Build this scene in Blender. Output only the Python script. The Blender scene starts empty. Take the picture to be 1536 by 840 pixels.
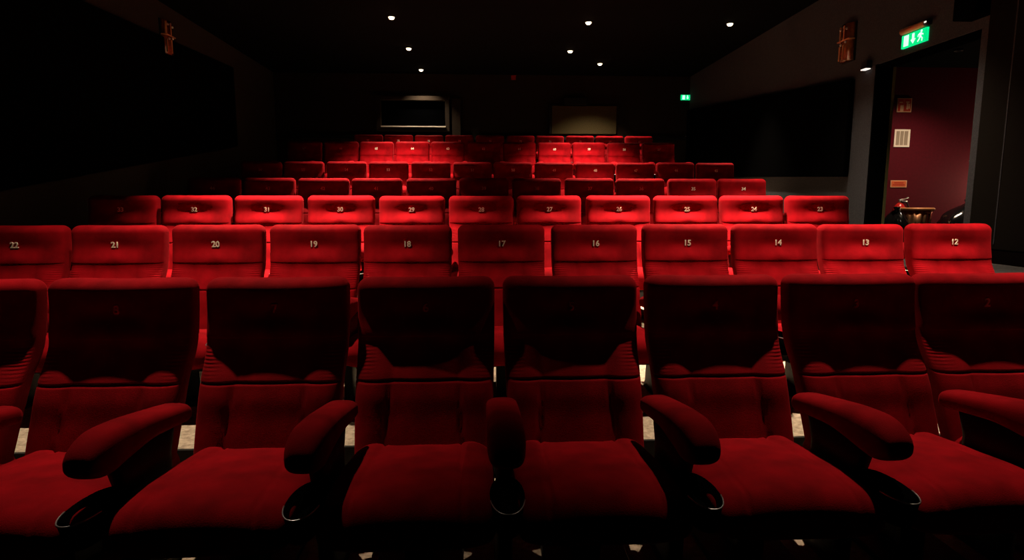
import bpy, bmesh, math, random
import numpy as np
from mathutils import Vector, Matrix

random.seed(7)
C = bpy.context.collection
S = bpy.context.scene
PI = math.pi

# ------------------------------------------------------------------ camera
# rows run along X, depth is +Y, floor of the front row is z = 0
F_PX, PITCH, YAW, EYE = 900.0, 0.12964, 0.05175, 1.34
cam_d = bpy.data.cameras.new('camera')
cam_d.sensor_width = 36.0
cam_d.lens = F_PX / 1536 * 36.0
cam_d.clip_start = 0.05
cam = bpy.data.objects.new('camera', cam_d)
cam.location = (0, 0, EYE)
cam.rotation_euler = (PI / 2 - PITCH, 0, -YAW)
C.objects.link(cam)
S.camera = cam

# ------------------------------------------------------------------ world, exposure
w = bpy.data.worlds.new('world')
S.world = w
w.use_nodes = True
w.node_tree.nodes['Background'].inputs[0].default_value = (0.0, 0.0, 0.0, 1)
w.node_tree.nodes['Background'].inputs[1].default_value = 0.0
S.view_settings.view_transform = 'Standard'
S.view_settings.look = 'None'
S.view_settings.gamma = 1.0
S.view_settings.use_curve_mapping = False
S.view_settings.exposure = 0.0

# ceiling downlights: x, y, watts, cone degrees (the first seven are in the picture)
CEIL = 4.14
DOWNLIGHTS = [
    (-1.34, 9.68, 1650, 78), (-1.30, 11.56, 1250, 76), (-1.25, 13.35, 260, 100),
    (1.71, 9.79, 1600, 76), (1.69, 11.60, 800, 70), (2.45, 12.60, 460, 110), (3.96, 9.75, 1000, 60),
    (-1.40, 7.80, 2300, 62), (-1.40, 5.28, 3500, 64), (-1.62, 3.38, 680, 70),
    (1.73, 7.90, 2300, 62), (1.85, 5.28, 4400, 64), (1.77, 3.40, 740, 70),
    (3.80, 7.30, 360, 70), (3.75, 6.10, 650, 80), (3.40, 3.45, 1150, 58),
]
HIDDEN = ['above the left of the fourth row', 'above the left of the third row', 'above the left of the front row',
          'above the right of the fourth row', 'above the right of the third row', 'above the right of the front row',
          'beside the doorway head', 'above the landing by the doorway', 'above the right end of the second row']

# ------------------------------------------------------------------ helpers
def principled(name, color, rough=0.8, metal=0.0, sheen=0.0, sheen_tint=(1, 1, 1), spec=0.3,
               noise=0.0, nscale=60.0, bump=0.0, bscale=400.0, emit=None, estr=0.0):
    m = bpy.data.materials.new(name)
    m.use_nodes = True
    nt = m.node_tree
    b = nt.nodes['Principled BSDF']
    b.inputs['Base Color'].default_value = (*color, 1)
    b.inputs['Roughness'].default_value = rough
    b.inputs['Metallic'].default_value = metal
    b.inputs['Specular IOR Level'].default_value = spec
    if sheen:
        b.inputs['Sheen Weight'].default_value = sheen
        b.inputs['Sheen Roughness'].default_value = 0.35
        b.inputs['Sheen Tint'].default_value = (*sheen_tint, 1)
    tc = nt.nodes.new('ShaderNodeTexCoord')
    if noise:
        n = nt.nodes.new('ShaderNodeTexNoise')
        n.inputs['Scale'].default_value = nscale
        n.inputs['Detail'].default_value = 5
        nt.links.new(tc.outputs['Object'], n.inputs['Vector'])
        r = nt.nodes.new('ShaderNodeMapRange')
        r.inputs[1].default_value = 0.3
        r.inputs[2].default_value = 0.7
        r.inputs[3].default_value = 1 - noise
        r.inputs[4].default_value = 1 + noise
        nt.links.new(n.outputs['Fac'], r.inputs[0])
        mx = nt.nodes.new('ShaderNodeVectorMath')
        mx.operation = 'SCALE'
        mx.inputs[0].default_value = color
        nt.links.new(r.outputs[0], mx.inputs['Scale'])
        nt.links.new(mx.outputs[0], b.inputs['Base Color'])
    if bump:
        n2 = nt.nodes.new('ShaderNodeTexNoise')
        n2.inputs['Scale'].default_value = bscale
        n2.inputs['Detail'].default_value = 3
        nt.links.new(tc.outputs['Object'], n2.inputs['Vector'])
        bp = nt.nodes.new('ShaderNodeBump')
        bp.inputs['Strength'].default_value = bump
        bp.inputs['Distance'].default_value = 0.003
        nt.links.new(n2.outputs['Fac'], bp.inputs['Height'])
        nt.links.new(bp.outputs[0], b.inputs['Normal'])
    if emit:
        b.inputs['Emission Color'].default_value = (*emit, 1)
        b.inputs['Emission Strength'].default_value = estr
    return m

M = dict(
    velvet=principled('red_velvet', (0.20, 0.0012, 0.0036), 0.9, sheen=0.12, sheen_tint=(1.0, 0.05, 0.06), spec=0.05,
                      noise=0.28, nscale=9, bump=0.35, bscale=260),
    black=principled('black_plastic', (0.008, 0.008, 0.008), 0.55, spec=0.2),
    chrome=principled('brushed_chrome', (0.62, 0.61, 0.60), 0.35, metal=1),
    digit=principled('cream_embroidery', (0.85, 0.72, 0.52), 0.8),
    carpet=principled('beige_carpet', (0.40, 0.31, 0.22), 0.95, spec=0.05, noise=0.35, nscale=45, bump=0.5, bscale=180),
    landing=principled('grey_brown_carpet', (0.045, 0.042, 0.040), 0.95, spec=0.05, noise=0.3, nscale=60, bump=0.4),
    riser=principled('dark_riser', (0.02, 0.018, 0.016), 0.9, spec=0.1),
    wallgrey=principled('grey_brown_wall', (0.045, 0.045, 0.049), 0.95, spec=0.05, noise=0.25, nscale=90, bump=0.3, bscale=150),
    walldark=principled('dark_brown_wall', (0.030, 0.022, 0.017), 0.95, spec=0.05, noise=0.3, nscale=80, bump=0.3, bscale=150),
    backwall=principled('brown_back_wall', (0.026, 0.019, 0.013), 0.95, spec=0.05, noise=0.3, nscale=70, bump=0.3, bscale=150),
    cloth=principled('black_acoustic_cloth', (0.0015, 0.0015, 0.0015), 0.95, spec=0.0, noise=0.3, nscale=120, bump=0.3, bscale=300),
    clothbrown=principled('near_black_panel', (0.007, 0.0055, 0.004), 0.95, spec=0.04, noise=0.3, nscale=120, bump=0.3, bscale=300),
    ceiling=principled('black_ceiling', (0.003, 0.003, 0.003), 0.95, spec=0.02),
    redwall=principled('dark_red_wall', (0.085, 0.0025, 0.009), 0.8, spec=0.15, noise=0.12, nscale=30),
    olivebox=principled('olive_brown_board', (0.07, 0.052, 0.022), 0.9, spec=0.05, noise=0.3, nscale=60),
    olive=principled('olive_door_edge', (0.10, 0.09, 0.03), 0.7),
    sill=principled('pale_sill', (0.55, 0.50, 0.42), 0.6),
    glass_dark=principled('dark_glass', (0.0005, 0.0005, 0.0006), 0.6, spec=0.0),
    amber=principled('amber_glass', (0.16, 0.045, 0.010), 0.04, spec=0.8, noise=0.3, nscale=30),
    copper=principled('copper_metal', (0.62, 0.30, 0.16), 0.25, metal=1, noise=0.25, nscale=14),
    bronze=principled('bronze_tube', (0.62, 0.27, 0.11), 0.4, metal=0.2),
    bag=principled('glossy_black_plastic', (0.006, 0.006, 0.007), 0.15, spec=0.6),
    extred=principled('extinguisher_red', (0.55, 0.02, 0.015), 0.25, spec=0.5),
    paper=principled('paper', (0.85, 0.76, 0.64), 0.8),
    papergrey=principled('paper_print', (0.34, 0.27, 0.20), 0.8),
    signred=principled('sign_red', (0.45, 0.035, 0.015), 0.5),
    signorange=principled('sign_orange', (0.65, 0.13, 0.04), 0.5),
    signpale=principled('sign_pale', (0.75, 0.42, 0.25), 0.5),
    green=principled('exit_green', (0.0, 0.25, 0.10), 0.4, emit=(0.0, 0.75, 0.24), estr=1.05),
    white_lit=principled('exit_white', (0.6, 0.8, 0.7), 0.4, emit=(0.62, 1.0, 0.80), estr=1.1),
    lens=principled('lamp_lens', (1, 0.9, 0.8), 0.3, emit=(1.0, 0.80, 0.52), estr=4.5),
    led=principled('white_led', (0.9, 0.9, 0.9), 0.3, emit=(1.0, 0.93, 0.85), estr=1.05),
)

def link(name, me, mat, parent=None):
    o = bpy.data.objects.new(name, me)
    if mat is not None:
        me.materials.clear()
        me.materials.append(M[mat])
    if parent is not None:
        o.parent = parent
    C.objects.link(o)
    return o

def tag(o, label=None, cat=None, group=None, kind=None):
    if label: o['label'] = label
    if cat: o['category'] = cat
    if group: o['group'] = group
    if kind: o['kind'] = kind
    return o

def empty(name, loc, rz=0.0):
    o = bpy.data.objects.new(name, None)
    o.empty_display_size = 0.1
    o.location = loc
    o.rotation_euler = (0, 0, rz)
    C.objects.link(o)
    return o

def smooth(me):
    me.polygons.foreach_set('use_smooth', [True] * len(me.polygons))
    return me

def mesh_rings(name, rings, closed_u=True, caps=True):
    """rings: (nv, nu, 3); quads between neighbouring rings; fan caps"""
    rings = np.asarray(rings, float)
    nv, nu, _ = rings.shape
    vs = rings.reshape(-1, 3).tolist()
    fs = []
    for i in range(nv - 1):
        a, b = i * nu, (i + 1) * nu
        for j in range(nu if closed_u else nu - 1):
            k = (j + 1) % nu
            fs.append((a + j, a + k, b + k, b + j))
    if caps:
        for i, flip in ((0, True), (nv - 1, False)):
            c = rings[i].mean(0).tolist()
            vs.append(c)
            ci = len(vs) - 1
            for j in range(nu):
                k = (j + 1) % nu
                fs.append((i * nu + k, i * nu + j, ci) if flip else (i * nu + j, i * nu + k, ci))
    me = bpy.data.meshes.new(name)
    me.from_pydata(vs, [], fs)
    bm = bmesh.new()
    bm.from_mesh(me)
    bmesh.ops.recalc_face_normals(bm, faces=bm.faces)
    bm.to_mesh(me)
    bm.free()
    return smooth(me)

def bm_box(bm, x0, x1, y0, y1, z0, z1):
    g = [bm.verts.new((x, y, z)) for x in (x0, x1) for y in (y0, y1) for z in (z0, z1)]
    for f in ((0, 1, 3, 2), (4, 6, 7, 5), (0, 4, 5, 1), (2, 3, 7, 6), (0, 2, 6, 4), (1, 5, 7, 3)):
        bm.faces.new([g[i] for i in f])

def boxes(name, lst, mat, parent=None, bevel=0.0, seg=2):
    bm = bmesh.new()
    for b in lst:
        bm_box(bm, *b)
    if bevel:
        bmesh.ops.bevel(bm, geom=bm.edges[:], offset=bevel, segments=seg, affect='EDGES', profile=0.5)
    bmesh.ops.recalc_face_normals(bm, faces=bm.faces)
    me = bpy.data.meshes.new(name)
    bm.to_mesh(me)
    bm.free()
    return link(name, me, mat, parent)

def lathe(name, prof, mat, parent=None, n=32, cx=0, cy=0):
    t = np.linspace(0, 2 * PI, n, endpoint=False)
    rings = [np.stack([cx + r * np.cos(t), cy + r * np.sin(t), np.full(n, z)], 1) for r, z in prof]
    return link(name, mesh_rings(name, rings), mat, parent)

def tube(name, pts, r, mat, parent=None, n=12, closed=False):
    pts = [Vector(p) for p in pts]
    rings = []
    N = len(pts)
    up = Vector((0, 0, 1))
    for i, p in enumerate(pts):
        a = pts[(i - 1) % N] if (closed or i > 0) else p
        b = pts[(i + 1) % N] if (closed or i < N - 1) else p
        d = (b - a).normalized()
        s = d.cross(up)
        if s.length < 1e-4: s = d.cross(Vector((1, 0, 0)))
        s.normalize()
        u = s.cross(d)
        rings.append([tuple(p + s * r * math.cos(q) + u * r * math.sin(q)) for q in np.linspace(0, 2 * PI, n, endpoint=False)])
    if closed:
        rings.append(rings[0])
    return link(name, mesh_rings(name, rings, caps=not closed), mat, parent)

# ------------------------------------------------------------------ tiers and rows
ROWS = {  # x of reference seat, y of seat-back tops, floor height, first and last index, number of index 0
    'A': (-1.473, 2.567, 0.000, -1, 6, 8),
    'B': (-2.336, 4.038, 0.165, -1, 9, 21),
    'C': (-2.478, 5.452, 0.371, -1, 9, 32),
    'D': (-2.439, 7.166, 0.592, -1, 9, 43),
    'E': (-2.605, 9.184, 0.908, -1, 10, 55),
    'F': (-2.416, 10.797, 1.356, -1, 9, 66),
    'G': (-1.658, 12.635, 1.669, -1, 8, 76),
}
PITCHX = 0.62
WR, WL, WB = 4.75, -4.5, 13.80
BACK = 0.24     # a tier starts this far behind the seat-back tops of the row below

# ------------------------------------------------------------------ setting
ys = [-2.5] + [ROWS[k][1] + BACK for k in 'ABCDEF'] + [WB]
floor = boxes('floor', [(WL, WR, ys[0], ys[1], -0.2, 0.0)], 'carpet')
boxes('bounce_cover', [(WL, WR, -2.5, 1.68, 0.0, 0.006)], 'riser', floor)  # dark unseen sheet, added to cut floor bounce onto the front headrests
tag(floor, kind='structure', label='beige carpeted floor rising in seven seating tiers')
for i, k in enumerate('BCDEFG'):
    z = ROWS[k][2]
    zp = ROWS['ABCDEF'[i]][2]
    boxes('seating_tier', [(WL, WR, ys[i + 1] + 0.02, WB if i == 5 else ys[i + 2] + 0.02, zp - 0.2, z)], 'carpet', floor)
    boxes('riser', [(WL, WR, ys[i + 1], ys[i + 1] + 0.02, zp, z)], 'riser', floor)
# landing inside the door, with steps up to it from the front
LZ = 0.775
boxes('landing', [(3.72, WR, 4.55, 7.42, -0.1, LZ)], 'landing', floor)
for i in range(3):
    boxes('step', [(3.72, WR, 4.55 - 0.3 * (i + 1), 4.55 - 0.3 * i, -0.1, LZ - 0.19 * (i + 1))], 'landing', floor)

ceil = boxes('ceiling', [(WL - 0.2, WR + 0.2, -2.5, WB + 0.2, CEIL, CEIL + 0.15)], 'ceiling')
tag(ceil, kind='structure')

# right wall with the door opening
DY0, DY1, DZ1 = 5.70, 7.24, 2.97
wr = boxes('wall_right', [(WR, WR + 0.2, -2.5, DY0, -0.2, CEIL), (WR, WR + 0.2, DY1, WB + 0.2, -0.2, CEIL),
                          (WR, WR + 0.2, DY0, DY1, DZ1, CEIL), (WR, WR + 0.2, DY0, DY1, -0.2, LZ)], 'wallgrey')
tag(wr, kind='structure')
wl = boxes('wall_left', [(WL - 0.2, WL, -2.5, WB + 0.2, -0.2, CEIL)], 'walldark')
tag(wl, kind='structure')

def sloped(name, wallx, d, y0, y1, zb0, zb1, zt0, zt1, mat, parent=None):
    """board on a side wall: depth d into the room, bottom and top edges from y0 to y1"""
    x0, x1 = sorted((wallx, wallx + d))
    bm = bmesh.new()
    g = []
    for x in (x0, x1):
        for y, zb, zt in ((y0, zb0, zt0), (y1, zb1, zt1)):
            g += [bm.verts.new((x, y, zb)), bm.verts.new((x, y, zt))]
    for f in ((0, 1, 3, 2), (4, 6, 7, 5), (0, 4, 5, 1), (2, 3, 7, 6), (0, 2, 6, 4), (1, 5, 7, 3)):
        bm.faces.new([g[i] for i in f])
    bmesh.ops.recalc_face_normals(bm, faces=bm.faces)
    bmesh.ops.bevel(bm, geom=bm.edges[:], offset=0.008, segments=2, affect='EDGES')
    me = bpy.data.meshes.new(name)
    bm.to_mesh(me)
    bm.free()
    return link(name, me, mat, parent)

# trims on the walls
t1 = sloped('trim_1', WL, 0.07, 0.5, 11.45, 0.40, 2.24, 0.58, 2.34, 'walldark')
tag(t1, kind='structure')
bb = boxes('baseboard_right', [(WR - 0.03, WR, 4.55, DY0 - 0.14, LZ, LZ + 0.12)], 'black')
tag(bb, kind='structure')

# back wall and what is built on it
bw = boxes('wall_back', [(WL - 0.2, WR + 0.2, WB, WB + 0.2, -0.2, CEIL)], 'backwall')
tag(bw, kind='structure')
k = WB / 13.3
def bx(x): return x * k
def bz(z): return EYE + (z - EYE) * k
win = boxes('window_1', [(bx(-0.742), bx(-0.655), WB - 0.14, WB, bz(2.84), bz(3.56)),
                         (bx(-2.10), bx(-0.742), WB - 0.14, WB, bz(3.475), bz(3.56)),
                         (bx(-2.10), bx(-0.742), WB - 0.14, WB, bz(2.84), bz(2.92)),
                         (bx(-2.19), bx(-2.10), WB - 0.14, WB, bz(2.84), bz(3.56))], 'backwall')
tag(win, kind='structure', label='dark projection window with a pale sill on the back wall')
boxes('window_pane', [(bx(-2.10), bx(-0.742), WB - 0.03, WB - 0.005, bz(2.92), bz(3.475))], 'glass_dark', win)
boxes('window_sill', [(bx(-2.10), bx(-0.735), WB - 0.17, WB - 0.02, bz(2.915), bz(2.937))], 'sill', win)
boxes('window_post', [(bx(-0.60), bx(-0.42), WB - 0.11, WB, bz(2.76), bz(3.52))], 'backwall', win)
tr2 = boxes('trim_2', [(WL, WR, WB - 0.05, WB, bz(2.68), bz(2.765))], 'black')
tag(tr2, kind='structure')

hatch = empty('wall_hatch', (bx(2.1), WB, bz(2.8)))
tag(hatch, 'brown wall box with a black slot above it, right on the back wall', 'wall box')
boxes('box_front', [(bx(1.54 - 2.1), bx(2.95 - 2.1), -0.10, 0, 0, bz(3.39) - bz(2.8))], 'olivebox', hatch, 0.006)
boxes('slot', [(bx(1.80 - 2.1), bx(2.30 - 2.1), -0.16, 0, bz(3.40) - bz(2.8), bz(3.55) - bz(2.8))], 'black', hatch, 0.01)
boxes('side_trim', [(bx(1.49 - 2.1), bx(1.53 - 2.1), -0.13, 0, 0, bz(3.45) - bz(2.8))], 'black', hatch, 0.004)

port = empty('port_frame', (bx(0.725), WB, bz(3.97)))
tag(port, 'small square port window with painted reddish reflection, high in the middle of the back wall', 'frame')
boxes('frame', [(-0.06, 0.06, -0.03, 0, 0.055, 0.075), (0.045, 0.06, -0.03, 0, -0.04, 0.055)], 'copper', port)
boxes('panel', [(-0.055, 0.045, -0.012, 0, -0.04, 0.055)], 'signred', port)  # red and copper colours stand for the reflection in the port window

hnd = empty('wall_handle', (bx(4.56), WB, bz(2.764)))  # small metal door handle on the back wall
tag(hnd, 'tiny metal door handle on the dark back wall, below the far exit sign', 'handle')
boxes('plate', [(-0.09, 0.09, -0.012, 0, -0.03, 0.03)], 'black', hnd, 0.003)
tube('grip', [(-0.06, -0.012, 0), (-0.06, -0.05, 0), (0.06, -0.05, 0), (0.06, -0.012, 0)], 0.008, 'chrome', hnd)

# acoustic panels on the walls
def panel(name, label, wallx, d, y0, y1, zb0, zb1, zt0, zt1, mat, seams=()):
    wallx += math.copysign(0.006, d)
    o = sloped(name, wallx, d, y0, y1, zb0, zb1, zt0, zt1, mat)
    tag(o, label, 'wall panel')
    for y in seams:
        x0, x1 = sorted((wallx + d * 0.99, wallx + d * 1.05))
        boxes('seam_bead', [(x0, x1, y - 0.006, y + 0.006, zb0 + 0.05, zt0 - 0.05)], 'wallgrey', o)
    return o
panel('acoustic_panel', 'black acoustic panel on the right wall, beyond the doorway', WR, -0.07, 7.62, 13.72, 1.66, 1.90, 2.88, 3.4, 'cloth')
panel('acoustic_panel', 'near-black wall panel with a thin seam, nearer than the doorway', WR, -0.07, 1.0, 5.54, LZ + 0.13, LZ + 0.13, 4.05, 4.05, 'clothbrown', (5.24,))
panel('acoustic_panel', 'long black acoustic panel on the left wall above the sloping ledge', WL, 0.05, 0.5, 11.5, 0.60, 2.36, 3.3, 3.75, 'cloth')
pm = boxes('loudspeaker', [(WR - 0.20, WR - 0.005, 5.56, 5.83, 3.06, 3.75)], 'cloth', None, 0.01)
tag(pm, 'black box mounted on the wall above the near top corner of the doorway', 'loudspeaker')
boxes('wall_bracket', [(WR - 0.03, WR, 5.62, 5.77, 3.3, 3.5)], 'black', pm)


# ------------------------------------------------------------------ corridor beyond the doorway
CW = WR + 0.2
co = boxes('wall_corridor', [(CW - 0.0, 9.2, 8.6, 8.75, LZ - 0.2, 3.3)], 'redwall')
tag(co, kind='structure', label='dark red corridor wall seen through the doorway')
cf = boxes('floor_corridor', [(WR, 9.2, 4.2, 8.6, LZ - 0.15, LZ - 0.002)], 'landing')
tag(cf, kind='structure')
cc = boxes('ceiling_corridor', [(CW, 9.2, 4.2, 8.75, 3.25, 3.35)], 'ceiling')
tag(cc, kind='structure')
cr = boxes('wall_corridor_end', [(9.2, 9.3, 4.2, 8.75, LZ - 0.2, 3.3)], 'redwall')
tag(cr, kind='structure')
# door lining and the leaf standing ajar
dr = empty('door_1', (WR, DY0, LZ))
tag(dr, kind='structure', label='black double doorway standing open to a red corridor')
H = DZ1 - LZ
boxes('door_lining', [(-0.004, 0.21, DY1 - DY0 - 0.03, DY1 - DY0 - 0.001, 0, H), (0.03, 0.21, 0.001, 0.03, 0, H),
                      (0.02, 0.21, 0.03, DY1 - DY0 - 0.03, H - 0.03, H)], 'cloth', dr)
boxes('lining_edge', [(0.20, 0.235, DY1 - DY0 - 0.034, DY1 - DY0 + 0.05, 0, H)], 'olive', dr)
leaf = boxes('door_leaf', [(0.0, 0.77, -0.022, 0.022, 0.01, H - 0.04)], 'black', dr, 0.004)
leaf.location = (0.225, 0.04, 0)
leaf.rotation_euler = (0, 0, math.radians(57.6))
tube('door_handle', [(0.66, 0.02, 1.0), (0.66, 0.06, 1.0), (0.56, 0.06, 1.0)], 0.01, 'chrome', leaf)

YW = 8.598
def flat(name, label, x, z, wd, ht, mat, cat):
    o = empty(name, (x, YW, z))
    tag(o, label, cat)
    boxes('board', [(-wd / 2, wd / 2, -0.008, 0, -ht / 2, ht / 2)], mat, o)
    return o
fs = flat('fire_sign', 'square red safety sign with pale pictograms, topmost on the corridor wall', 6.105, 2.72, 0.215, 0.195, 'signpale', 'sign')
boxes('red_field', [(-0.095, -0.012, -0.010, -0.008, 0.0, 0.085), (-0.008, 0.095, -0.010, -0.008, -0.085, 0.085), (-0.095, -0.06, -0.010, -0.008, -0.085, 0.0)], 'signred', fs)
for b_ in [(0.03, 0.055, -0.012, -0.010, -0.06, 0.03), (0.02, 0.07, -0.012, -0.010, 0.035, 0.05), (0.06, 0.08, -0.012, -0.010, -0.05, 0.02),
           (-0.08, -0.03, -0.012, -0.010, 0.03, 0.045)]:
    boxes('pictogram', [b_], 'signpale', fs)
nt = flat('paper_notice', 'cream paper notice in the middle of the corridor wall', 6.11, 2.255, 0.235, 0.25, 'paper', 'notice')
boxes('printed_column', [(-0.09, -0.04, -0.009, -0.008, -0.10, 0.10), (-0.03, 0.02, -0.009, -0.008, -0.10, 0.10)], 'papergrey', nt)
boxes('printed_column', [(0.03, 0.085, -0.009, -0.008, -0.10, 0.10)], 'papergrey', nt)
os_ = flat('warning_sign', 'small orange landscape sign low on the corridor wall above the fire extinguisher', 6.115, 1.60, 0.245, 0.10, 'signpale', 'sign')
boxes('orange_field', [(-0.11, 0.11, -0.010, -0.008, -0.04, 0.04)], 'signorange', os_)
boxes('text_line', [(-0.07, 0.07, -0.012, -0.010, 0.008, 0.022)], 'signred', os_)
boxes('text_line', [(-0.09, 0.09, -0.012, -0.010, -0.022, -0.006)], 'signred', os_)

ex = empty('fire_extinguisher', (6.02, 8.40, LZ))
tag(ex, 'red fire extinguisher with a chrome valve standing below the small orange sign', 'extinguisher')
lathe('cylinder', [(0.078, 0.0), (0.085, 0.02), (0.085, 0.44), (0.075, 0.49), (0.045, 0.53), (0.03, 0.545)], 'extred', ex)
lathe('valve', [(0.022, 0.545), (0.022, 0.585), (0.012, 0.60)], 'chrome', ex, 16)
tube('lever', [(-0.02, 0, 0.59), (0.06, 0, 0.60), (0.12, 0, 0.625)], 0.009, 'chrome', ex, 8)
tube('lever', [(-0.02, 0, 0.575), (0.06, 0, 0.57), (0.11, 0, 0.575)], 0.008, 'chrome', ex, 8)
tube('hose', [(0.0, -0.02, 0.57), (0.05, -0.08, 0.55), (0.09, -0.085, 0.45), (0.095, -0.06, 0.25), (0.10, -0.05, 0.15)], 0.011, 'black', ex, 8)

bn = empty('waste_bin', (6.0, 8.05, LZ))
tag(bn, 'copper coloured metal waste bin with a pale rim on the corridor floor', 'bin')
n = 96
t = np.linspace(0, 2 * PI, n, endpoint=False)
fl = 1 + 0.018 * np.sign(np.sin(t * 16)) * np.abs(np.sin(t * 16)) ** 0.5
rings = [np.stack([r * fl * np.cos(t), r * fl * np.sin(t), np.full(n, z)], 1) for r, z in ((0.155, 0), (0.16, 0.01), (0.20, 0.45), (0.19, 0.45), (0.15, 0.03))]
link('body', mesh_rings('body', rings), 'copper', bn)
tube('rim', [(0.208 * math.cos(a), 0.208 * math.sin(a), 0.465) for a in np.linspace(0, 2 * PI, 48, endpoint=False)], 0.02, 'bronze', bn, 10, True)
bar = boxes('side_bar', [(-0.235, -0.213, -0.02, 0.02, 0.0, 0.47)], 'sill', bn, 0.003)

def sack(name, label, x, y, r, h, seed):
    rnd = np.random.RandomState(seed)
    nu, nv = 40, 24
    rings = []
    ph = rnd.rand(6) * 6.28
    for i in range(nv):
        v = i / (nv - 1)
        z = h * v
        rr = r * (math.sin(PI * min(1, 0.18 + 0.82 * v)) ** 0.55) * (1 if v < 0.75 else 1)
        rr = max(rr, 0.02)
        t = np.linspace(0, 2 * PI, nu, endpoint=False)
        wv = 1 + 0.07 * np.sin(3 * t + ph[0] + 4 * v) + 0.05 * np.sin(7 * t + ph[1] - 6 * v) + 0.04 * np.sin(11 * t + ph[2] + 9 * v)
        rings.append(np.stack([rr * wv * np.cos(t), rr * wv * np.sin(t), np.full(nu, z) + 0.02 * np.sin(2 * t + ph[3]) * v], 1))
    o = empty(name, (x, y, LZ))
    tag(o, label, 'bag')
    link('bag_body', mesh_rings(name, rings), 'bag', o)
    lathe('knot', [(0.03, h - 0.02), (0.018, h + 0.01), (0.045, h + 0.05), (0.03, h + 0.06)], 'bag', o, 14)
    return o
sack('rubbish_sack', 'glossy black sack beside the fire extinguisher, left of the copper bin', 5.52, 7.75, 0.17, 0.44, 3)
sack('rubbish_sack', 'glossy black sack right of the copper bin', 6.70, 8.0, 0.34, 0.54, 5)

# the corridor's own wall lamp (stands out of sight behind the right side of the doorway)
lampE = empty('wall_lamp', (7.75, 8.6, 1.55))
tag(lampE, 'small shaded wall lamp on the red corridor wall, behind the right door jamb', 'lamp')
lathe('shade', [(0.05, -0.08), (0.09, 0.08)], 'sill', lampE, 24, 0, -0.12)
boxes('bracket', [(-0.02, 0.02, -0.12, 0, -0.1, -0.08)], 'black', lampE)
def add_light(name, kind, loc, energy, color, radius, parent=None, **kw):
    d = bpy.data.lights.new(name, kind)
    d.energy = energy
    d.color = color
    d.shadow_soft_size = radius
    for a, b in kw.items(): setattr(d, a, b)
    o = bpy.data.objects.new(name, d)
    o.location = loc
    if parent is not None: o.parent = parent
    C.objects.link(o)
    return o
add_light('lamp_light', 'POINT', (0, -0.28, 0.0), 34, (1.0, 0.72, 0.48), 0.05, lampE)
# corridor ceiling lamp over the notice board
cl = empty('corridor_downlight', (6.05, 7.6, 3.25))
tag(cl, 'round ceiling lamp in the corridor beyond the doorway', 'lamp')
lathe('ring', [(0.05, 0.0), (0.05, -0.02), (0.035, -0.02), (0.035, 0.0)], 'black', cl, 20)
add_light('lamp_light', 'SPOT', (0, 0, -0.03), 170, (1.0, 0.75, 0.52), 0.03, cl, spot_size=math.radians(130), spot_blend=1.0)

# ------------------------------------------------------------------ signs and fittings on the right wall
def exit_sign(label, loc, rz, s, tube_on=True):
    e = empty('exit_sign', loc, rz)
    e.scale = (s, s, s)
    tag(e, label, 'exit sign', 'green exit signs')
    # local: faces -Y, width along X
    boxes('panel', [(-0.19, 0.19, -0.03, 0.0, -0.07, 0.07)], 'green', e, 0.003)
    y0, y1 = -0.033, -0.0301
    boxes('door_symbol', [(-0.15, -0.075, y0, y1, -0.055, 0.058)], 'white_lit', e)
    bm = bmesh.new()
    def poly(pts):
        f = [bm.verts.new((x, y0, z)) for x, z in pts]
        g = [bm.verts.new((x, y1, z)) for x, z in pts]
        bm.faces.new(f); bm.faces.new(g[::-1])
        for i in range(len(pts)):
            j = (i + 1) % len(pts)
            bm.faces.new((f[i], g[i], g[j], f[j]))
    def done(name):
        nonlocal bm
        bmesh.ops.recalc_face_normals(bm, faces=bm.faces)
        me = bpy.data.meshes.new(name)
        bm.to_mesh(me)
        bm.free()
        bm = bmesh.new()
        return link(name, me, 'white_lit', e)
    poly([(-0.022, 0.055), (0.012, 0.055), (0.012, -0.005), (0.035, -0.005), (-0.005, -0.052), (-0.045, -0.005), (-0.022, -0.005)])
    done('arrow_symbol')
    # running figure: head, leaning trunk, two arms, two legs
    poly([(0.118 + 0.014 * math.cos(a), 0.048 + 0.014 * math.sin(a)) for a in np.linspace(0, 2 * PI, 10, endpoint=False)])
    poly([(0.095, 0.035), (0.125, 0.032), (0.118, -0.012), (0.092, -0.008)])
    poly([(0.098, 0.034), (0.070, 0.022), (0.062, -0.002), (0.073, -0.006), (0.082, 0.012), (0.102, 0.022)])
    poly([(0.120, 0.028), (0.150, 0.012), (0.146, 0.002), (0.114, 0.016)])
    poly([(0.094, -0.004), (0.110, -0.006), (0.096, -0.034), (0.070, -0.056), (0.062, -0.046), (0.082, -0.028)])
    poly([(0.104, -0.006), (0.120, -0.008), (0.142, -0.026), (0.136, -0.058), (0.122, -0.056), (0.126, -0.032)])
    done('running_figure')
    if tube_on:
        n = 20
        a = np.linspace(0, 2 * PI, n, endpoint=False)
        rings = [np.stack([np.full(n, x), -0.03 + r * np.cos(a), 0.112 + r * np.sin(a)], 1) for x, r in ((-0.195, 0.02), (-0.19, 0.034), (0.165, 0.034), (0.17, 0.02))]
        link('tube_housing', mesh_rings('tube_housing', rings), 'bronze', e)
        rings = [np.stack([np.full(n, x), -0.03 + r * np.cos(a), 0.112 + r * np.sin(a)], 1) for x, r in ((0.171, 0.025), (0.174, 0.034), (0.225, 0.034), (0.228, 0.02))]
        link('end_cap', mesh_rings('end_cap', rings), 'black', e)
        boxes('indicator', [(0.19, 0.222, -0.068, -0.060, 0.105, 0.120)], 'led', e, 0.003)
    return e
exit_sign('large green exit sign under a bronze tube, above the doorway', (WR, 6.585, 3.105), -PI / 2, 1.0)
exit_sign('small far green exit sign high on the dark back wall', (bx(4.526), WB, bz(3.596)), 0, 0.82, False)

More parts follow.
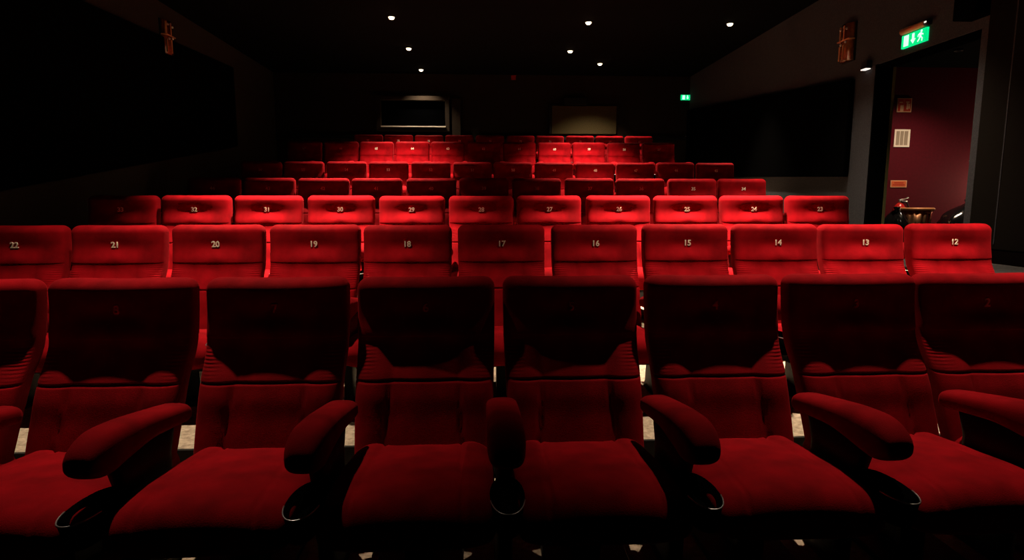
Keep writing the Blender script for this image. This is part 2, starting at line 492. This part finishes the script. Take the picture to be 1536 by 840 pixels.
def sconce(label, x, y, z, rz):
    e = empty('wall_sconce', (x, y, z), rz)
    tag(e, label, 'wall light')
    boxes('back_plate', [(-0.13, 0.13, -0.02, 0, -0.24, 0.24)], 'black', e, 0.004)
    n, nv = 24, 2
    rings = []
    for z_, q in ((-0.235, 0.6), (-0.225, 1), (0.225, 1), (0.235, 0.6)):
        a = np.linspace(0, PI, n)
        f = np.stack([0.12 * np.cos(a), -0.022 - 0.075 * q * np.sin(a) ** 0.8, np.full(n, z_)], 1)
        rings.append(f)
    link('glass_shade', mesh_rings('glass_shade', rings), 'amber', e)
    boxes('band', [(-0.127, 0.127, -0.105, -0.02, 0.02, 0.035)], 'bronze', e, 0.003)
    for zz in (-0.12, 0.12):
        boxes('glass_rib', [(-0.1, -0.085, -0.092, -0.02, zz - 0.09, zz + 0.09), (0.0, 0.015, -0.105, -0.02, zz - 0.09, zz + 0.09)], 'bronze', e, 0.003)
    for sx_, sz_ in ((-0.07, 0.17), (0.0, 0.19), (0.06, 0.16), (-0.05, -0.02), (0.05, 0.0)):  # chrome beads added to stand for lamp glints on the glass
        lathe('glint_bead', [(0.016, -0.008), (0.014, 0.004), (0.006, 0.010)], 'chrome', e, 10).matrix_local = Matrix.Translation((sx_, -0.100, sz_)) @ Matrix.Rotation(PI / 2, 4, 'X')
    return e
sconce('unlit amber glass wall light on the right wall, left of the exit sign', WR, 7.79, 3.36, -PI / 2)
sconce('unlit dark amber wall light high on the left wall', WL, 9.19, 3.66, PI / 2)

sn = empty('emergency_light', (WR, 7.37, 2.95))
tag(sn, 'tiny white emergency light at the top left corner of the doorway', 'light')
boxes('housing', [(-0.07, 0.0, -0.06, 0.06, 0.0, 0.09)], 'black', sn, 0.006)
boxes('lens', [(-0.074, -0.01, -0.05, 0.05, -0.012, 0.0)], 'led', sn, 0.003)

# ------------------------------------------------------------------ ceiling downlights
names = ['nearest on the left', 'second on the left', 'farthest on the left', 'nearest of the middle pair', 'second of the middle pair',
         'farthest near the back wall', 'rightmost, by the right wall']
labels = ['recessed ceiling downlight, nearest of the three on the left', 'recessed ceiling downlight, middle of the three on the left',
          'recessed ceiling downlight, farthest of the three on the left, by the back wall',
          'recessed ceiling downlight, nearest of the three in the centre', 'recessed ceiling downlight, lower left of the three in the centre',
          'recessed ceiling downlight, lower right of the three in the centre', 'recessed ceiling downlight alone near the right wall']
for i, (x, y, wt, cone) in enumerate(DOWNLIGHTS):
    e = empty('downlight', (x, y, CEIL))
    tag(e, labels[i] if i < 7 else f'recessed ceiling downlight outside the picture, {HIDDEN[i - 7]}', 'ceiling light', 'ceiling downlights')
    lathe('trim_ring', [(0.058, 0.0), (0.070, -0.004), (0.068, -0.010), (0.050, -0.010), (0.047, 0.0)], 'black', e, 24)
    lathe('lens', [(0.046, -0.004), (0.044, -0.020), (0.030, -0.036), (0.008, -0.043)], 'lens', e, 20)
    add_light('lamp_light', 'SPOT', (0, 0, -0.06), wt, (1.0, 0.80, 0.60), 0.03, e, spot_size=math.radians(cone), spot_blend=1.0)

# ------------------------------------------------------------------ the seat
def smooth_path(ctrl, n=400, sig=10):
    ctrl = sorted(ctrl)
    xs = np.array([c[0] for c in ctrl]); ysv = np.array([c[1] for c in ctrl])
    g = np.linspace(xs[0], xs[-1], n)
    v = np.interp(g, xs, ysv)
    kx = np.arange(-3 * sig, 3 * sig + 1)
    kk = np.exp(-kx ** 2 / (2 * sig ** 2)); kk /= kk.sum()
    pad = np.concatenate([v[0] + (v[1] - v[0]) * np.arange(-3 * sig, 0), v, v[-1] + (v[-1] - v[-2]) * np.arange(1, 3 * sig + 1)])
    v = np.convolve(pad, kk, 'valid')
    return lambda q: np.interp(q, g, v)

TOPZ = 1.024
edge_y = smooth_path([(0.24, -0.29), (0.33, -0.25), (0.451, -0.20), (0.632, -0.117), (0.69, -0.07), (0.75, -0.036), (0.90, -0.010), (1.03, 0.0)], 500, 12)
half_w = smooth_path([(0.24, 0.268), (0.45, 0.278), (0.62, 0.283), (0.75, 0.288), (1.03, 0.291)], 300, 12)
HINGE = Vector((0, -0.25, 0.33))
def gauss(x, s): return np.exp(-(x / s) ** 2)

NU = 64
def section(a, b, nexp=5.0):
    th = np.linspace(-PI / 2, PI / 2, NU)
    x = a * np.sin(th)
    d = b * np.power(np.clip(1 - np.abs(np.sin(th)) ** nexp, 0, 1), 1 / nexp)
    front = np.stack([x, -d], 1)
    back = np.stack([x[::-1], d[::-1]], 1)[1:-1]
    return np.concatenate([front, back], 0)

def back_detail(x, z):
    """forward bulge (positive towards the sitter) of the lower back cushion"""
    ax = np.abs(x)
    sx = 0.135 + 0.03 * np.clip((0.62 - z) / 0.3, 0, 1)
    d = np.zeros_like(x)
    q = np.clip((ax - sx + 0.03) / 0.10, 0, 1)
    d += 0.020 * q * q * (3 - 2 * q) * np.clip((0.30 - ax) / 0.06, 0, 1) ** 0.5 * np.clip((0.79 - z) / 0.06, 0, 1)   # side bolsters
    d += 0.010 * np.cos(np.clip(x / sx, -1, 1) * PI / 2) * np.ones_like(x)                       # soft middle
    d -= 0.009 * gauss(ax - sx, 0.005)                                                             # long seams
    d -= 0.012 * gauss(z - 0.618, 0.005)                                                           # lumbar groove
    d += 0.006 * gauss(z - 0.56, 0.05) + 0.006 * gauss(x, 0.16) * gauss(z - 0.69, 0.05)
    wb = np.clip((z - 0.70) / 0.08, 0, 1)
    d = d * (1 - wb) + (head_detail(x, 0.785) + 0.004) * wb
    pl = np.clip((ax - 0.19) / 0.06, 0, 1) * gauss(z - 0.70, 0.055)
    d += 0.0018 * pl * np.sin(z * 2 * PI / 0.0135 + 3 * ax * 8)
    return d

def head_detail(x, z):
    ax = np.abs(x)
    d = np.zeros_like(x)
    d += 0.010 * (1 - (x / 0.29) ** 2)
    d -= 0.016 * gauss(x, 0.19) * gauss(z - 0.875, 0.06)
    d += 0.012 * gauss(x, 0.085) * gauss(z - 0.82, 0.045)
    d += 0.004 * gauss(z - 0.80, 0.04)
    d -= 0.004 * gauss(ax - 0.137, 0.004) * (np.abs(z - 0.9) < 0.2)
    return d

def build_backrest():
    zs = np.concatenate([np.linspace(0.27, 0.60, 60), np.linspace(0.604, 0.79, 90)])
    rings = []
    for i, z in enumerate(zs):
        a, b = half_w(z), 0.056
        e = min(1.0, (z - 0.27) / 0.04)
        r = math.sqrt(max(0, 1 - (1 - e) ** 2))
        a -= 0.03 * (1 - r); b -= 0.035 * (1 - r)
        et = min(1.0, (0.79 - z) / 0.008)
        b -= 0.008 * (1 - math.sqrt(max(0, 1 - (1 - et) ** 2)))
        sc = section(a, b)
        d = np.where(sc[:, 1] < 0, back_detail(sc[:, 0], z) * np.clip(-sc[:, 1] / b, 0, 1), 0)
        rings.append(np.stack([sc[:, 0], edge_y(z) + sc[:, 1] - d, np.full(len(sc), z)], 1) - np.array(HINGE))
    return mesh_rings('backrest', rings)

def build_headrest():
    z0, r0, r1 = 0.781, 0.008, 0.048
    prof = [(z0 + r0 - r0 * math.cos(q), r0 * (1 - math.sin(q)), 0) for q in np.linspace(0, PI / 2, 10)]
    prof += [(z, 0, 0) for z in np.linspace(z0 + r0, TOPZ - r1, 46)[1:-1]]
    prof += [(TOPZ - r1 + r1 * math.sin(q), r1 * (1 - math.cos(q)), 1) for q in np.linspace(0, PI / 2, 16)]
    rings = []
    for z, ins, top in prof:
        a, b = half_w(z) - ins * 0.95, 0.064 - ins
        sc = section(a, max(b, 0.01), 5.0)
        d = np.where(sc[:, 1] < 0, head_detail(sc[:, 0], z) * np.clip(-sc[:, 1] / 0.064, 0, 1), 0)
        zz = np.full(len(sc), z)
        if top: zz = zz - 0.006 * gauss(sc[:, 0], 0.13) * (z - TOPZ + r1) / r1
        rings.append(np.stack([sc[:, 0], edge_y(z) + sc[:, 1] - d, zz], 1) - np.array(HINGE))
    return mesh_rings('headrest', rings)

def build_shell():
    rings = []
    for z in np.linspace(0.25, 0.93, 30):
        a = half_w(z) - 0.02
        y = edge_y(z) + 0.052
        th = np.linspace(0, 2 * PI, 24, endpoint=False)
        cx = np.sign(np.cos(th)) * np.abs(np.cos(th)) ** 0.4 * a
        cy = np.sign(np.sin(th)) * np.abs(np.sin(th)) ** 0.7 * 0.024
        rings.append(np.stack([cx, y + cy, np.full(24, z)], 1) - np.array(HINGE))
    return mesh_rings('back_shell', rings)

def build_seat():
    topz = smooth_path([(-0.90, 0.425), (-0.78, 0.435), (-0.65, 0.437), (-0.45, 0.415), (-0.30, 0.385), (-0.15, 0.355)], 300, 12)
    Y0, Y1, R = -0.875, -0.205, 0.080
    prof = [(Y0 + R - R * math.sin(q), 1 - math.cos(q)) for q in np.linspace(PI / 2, 0, 18)]
    prof += [(y, 0) for y in np.linspace(Y0 + R, Y1, 60)[1:]]
    rings = []
    for y, e in prof:
        a, b = 0.275 - 0.05 * e ** 1.5, 0.078 * (1 - 0.75 * e)
        zc = topz(y) - 0.078 - 0.01 * e
        sc = section(a, b, 4.0)
        x, u = sc[:, 0], -sc[:, 1]           # u > 0 is the upper side
        ax = np.abs(x)
        rear = np.clip((y + 0.50) / 0.3, 0, 1)
        d = 0.034 * gauss(ax - 0.205, 0.065) * rear
        d = d - 0.009 * gauss(ax - (0.16 - 0.04 * (y + 0.5)), 0.006) + 0.008 * np.cos(np.clip(x / 0.15, -1, 1) * PI / 2)
        d = np.where(u > 0, d * np.clip(u / b, 0, 1) * (1 - e), 0)
        rings.append(np.stack([x, np.full(len(x), y), zc + u + d], 1))
    return mesh_rings('seat_cushion', rings)

def build_arm():
    top = smooth_path([(-0.88, 0.615), (-0.80, 0.638), (-0.72, 0.648), (-0.60, 0.635), (-0.35, 0.590), (-0.2, 0.56)], 200, 8)
    bot = smooth_path([(-0.88, 0.515), (-0.76, 0.500), (-0.66, 0.512), (-0.52, 0.525), (-0.2, 0.49)], 200, 8)
    Y0, Y1, R = -0.838, -0.262, 0.115
    prof = [(Y0 + R - R * math.sin(q), 1 - math.cos(q)) for q in np.linspace(PI / 2, 0, 16)]
    prof += [(y, 0) for y in np.linspace(Y0 + R, Y1 - 0.03, 30)[1:]]
    prof += [(Y1 - 0.03 + 0.03 * math.sin(q), 0.55 * (1 - math.cos(q))) for q in np.linspace(0, PI / 2, 7)[1:]]
    rings = []
    n = 40
    th = np.linspace(0, 2 * PI, n, endpoint=False)
    for y, e in prof:
        zt, zb = top(y), bot(y)
        zc, b = (zt + zb) / 2, (zt - zb) / 2 * (1 - 0.72 * e)
        a = 0.062 * (1 - 0.45 * e)
        cx = np.sign(np.cos(th)) * np.abs(np.cos(th)) ** 0.66 * a
        cz = np.sign(np.sin(th)) * np.abs(np.sin(th)) ** 0.72 * b
        rings.append(np.stack([cx, np.full(n, y), zc + cz], 1))
    return mesh_rings('armrest', rings)

def oval(n=40, a=0.055, b=0.125):
    t = np.linspace(0, 2 * PI, n, endpoint=False)
    return np.sign(np.cos(t)) * np.abs(np.cos(t)) ** 0.9 * a, np.sin(t) * b

CUPY, CUPZ = -0.790, 0.430
def build_cup():
    rings = []
    for s, z in ((0.62, 0.33), (0.8, 0.34), (1.0, CUPZ), (0.95, CUPZ), (0.75, 0.37), (0.3, 0.365)):
        ox, oy = oval()
        rings.append(np.stack([ox * s, CUPY + oy * s, np.full(40, z)], 1))
    return mesh_rings('cup_holder', rings)

def build_pillar():
    rings = []
    for z, y0, y1, a in ((0.0, -0.62, -0.30, 0.035), (0.04, -0.60, -0.32, 0.03), (0.33, -0.62, -0.36, 0.028), (0.42, -0.66, -0.36, 0.03), (0.535, -0.70, -0.32, 0.034)):
        t = np.linspace(0, 2 * PI, 20, endpoint=False)
        cx = np.sign(np.cos(t)) * np.abs(np.cos(t)) ** 0.4 * a
        cy = (y0 + y1) / 2 + np.sign(np.sin(t)) * np.abs(np.sin(t)) ** 0.4 * (y1 - y0) / 2
        rings.append(np.stack([cx, cy, np.full(20, z)], 1))
    return mesh_rings('arm_pillar', rings)

ME = {}
def part(name, me, mat, parent):
    if name not in ME:
        ME[name] = me()
    me = ME[name]
    if not me.materials: me.materials.append(M[mat])
    o = bpy.data.objects.new(name, me)
    o.parent = parent
    C.objects.link(o)
    return o

def pan_mesh():
    bm = bmesh.new()
    bm_box(bm, -0.23, 0.23, -0.74, -0.22, 0.245, 0.30)
    bmesh.ops.bevel(bm, geom=bm.edges[:], offset=0.015, segments=2, affect='EDGES')
    me = bpy.data.meshes.new('seat_pan'); bm.to_mesh(me); bm.free()
    return me
def foot_mesh():
    bm = bmesh.new()
    bm_box(bm, -0.16, 0.16, -0.60, -0.30, 0.0, 0.03)
    bm_box(bm, -0.05, 0.05, -0.52, -0.36, 0.03, 0.25)
    bmesh.ops.bevel(bm, geom=bm.edges[:], offset=0.006, segments=1, affect='EDGES')
    me = bpy.data.meshes.new('pedestal'); bm.to_mesh(me); bm.free()
    return me
rimx, rimy = oval()
rim_tmp = tube('cup_rim', [(x, CUPY + y, CUPZ) for x, y in zip(rimx, rimy) if y < -0.03], 0.0028, 'chrome', None, 8, False)
ME['cup_rim'] = rim_tmp.data
bpy.data.objects.remove(rim_tmp)

DIG = {}
def digits(n):
    if n not in DIG:
        cu = bpy.data.curves.new('digits', 'FONT')
        cu.body = str(n)
        cu.size = 0.052
        cu.align_x = 'CENTER'
        cu.align_y = 'CENTER'
        cu.extrude = 0.002
        cu.offset = 0.0012
        cu.resolution_u = 3
        ob = bpy.data.objects.new('digits', cu)
        C.objects.link(ob)
        dg = bpy.context.evaluated_depsgraph_get()
        me = bpy.data.meshes.new_from_object(ob.evaluated_get(dg))
        bpy.data.objects.remove(ob)
        me.materials.clear()
        me.materials.append(M['digit'])
        DIG[n] = me
    return DIG[n]

NUMZ = 0.900
num_y = edge_y(NUMZ) - 0.064 - 0.010 + 0.016 * math.exp(-((NUMZ - 0.875) / 0.06) ** 2) - 0.012 * math.exp(-((NUMZ - 0.82) / 0.045) ** 2)
def arm_set(root, sx):
    a = part('armrest', build_arm, 'velvet', root)
    p = part('arm_pillar', build_pillar, 'black', root)
    c = part('cup_holder', build_cup, 'cloth', root)
    for o in (a, p, c): o.location = (sx * PITCHX / 2, 0, 0)
    r = part('cup_rim', None, 'chrome', c)
    r['label'] = 'thin chrome rim'

def seat(x, y, z, number, label, tilt, rz, left_arm=False):
    r = empty('cinema_seat', (x, y, z), rz)
    tag(r, label, 'seat', 'red velvet cinema seats in rows')
    for nm, fn, mt in (('backrest', build_backrest, 'velvet'), ('headrest', build_headrest, 'velvet'), ('back_shell', build_shell, 'black')):
        o = part(nm, fn, mt, r)
        o.location = HINGE
        o.rotation_euler = (tilt, 0, 0)
        if nm == 'headrest': head = o
    d = bpy.data.objects.new('seat_number', digits(number))
    d.parent = head
    d.location = Vector((0, num_y - 0.005, NUMZ)) - HINGE
    d.rotation_euler = (PI / 2, 0, 0)
    d['label'] = 'cream embroidered number'
    C.objects.link(d)
    part('seat_cushion', build_seat, 'velvet', r)
    part('seat_pan', pan_mesh, 'black', r)
    part('pedestal', foot_mesh, 'black', r)
    arm_set(r, 1)
    if left_arm: arm_set(r, -1)
    return r

ORD = ['leftmost', 'second from left', 'third from left', 'fourth from left', 'fifth from left', 'sixth from left', 'seventh from left',
       'eighth from left', 'ninth from left', 'tenth from left', 'eleventh from left', 'twelfth from left']
ROWW = dict(A='front row', B='second row', C='third row', D='fourth row', E='fifth row', F='sixth row', G='last row')
# small sideways offsets read off the photograph (metres), seat by seat
JX = dict(A=[-.02, -.012, 0, 0, -.004, 0, .0, -.02], B=[0, 0, .01, .01, -.008, -.008, 0, 0, .004, 0, .006])
for rk, (x0, y0, z0, k0, k1, num0) in ROWS.items():
    for q, kk in enumerate(range(k0, k1 + 1)):
        jx = JX[rk][q] if rk in JX and q < len(JX[rk]) else random.uniform(-0.008, 0.008)
        n = num0 - kk
        nm = ORD[q] if kk < k1 else 'rightmost'
        if rk == 'A':
            lab = f'large red velvet seat with armrest and cup holder, {nm} in the front row'
        else:
            lab = f'red velvet cinema seat numbered {n}, {nm} in the {ROWW[rk]}'
        seat(x0 + kk * PITCHX + jx, y0, z0, n, lab, math.radians(random.uniform(-0.7, 0.7)), math.radians(random.uniform(-0.6, 0.6)), kk == k0)
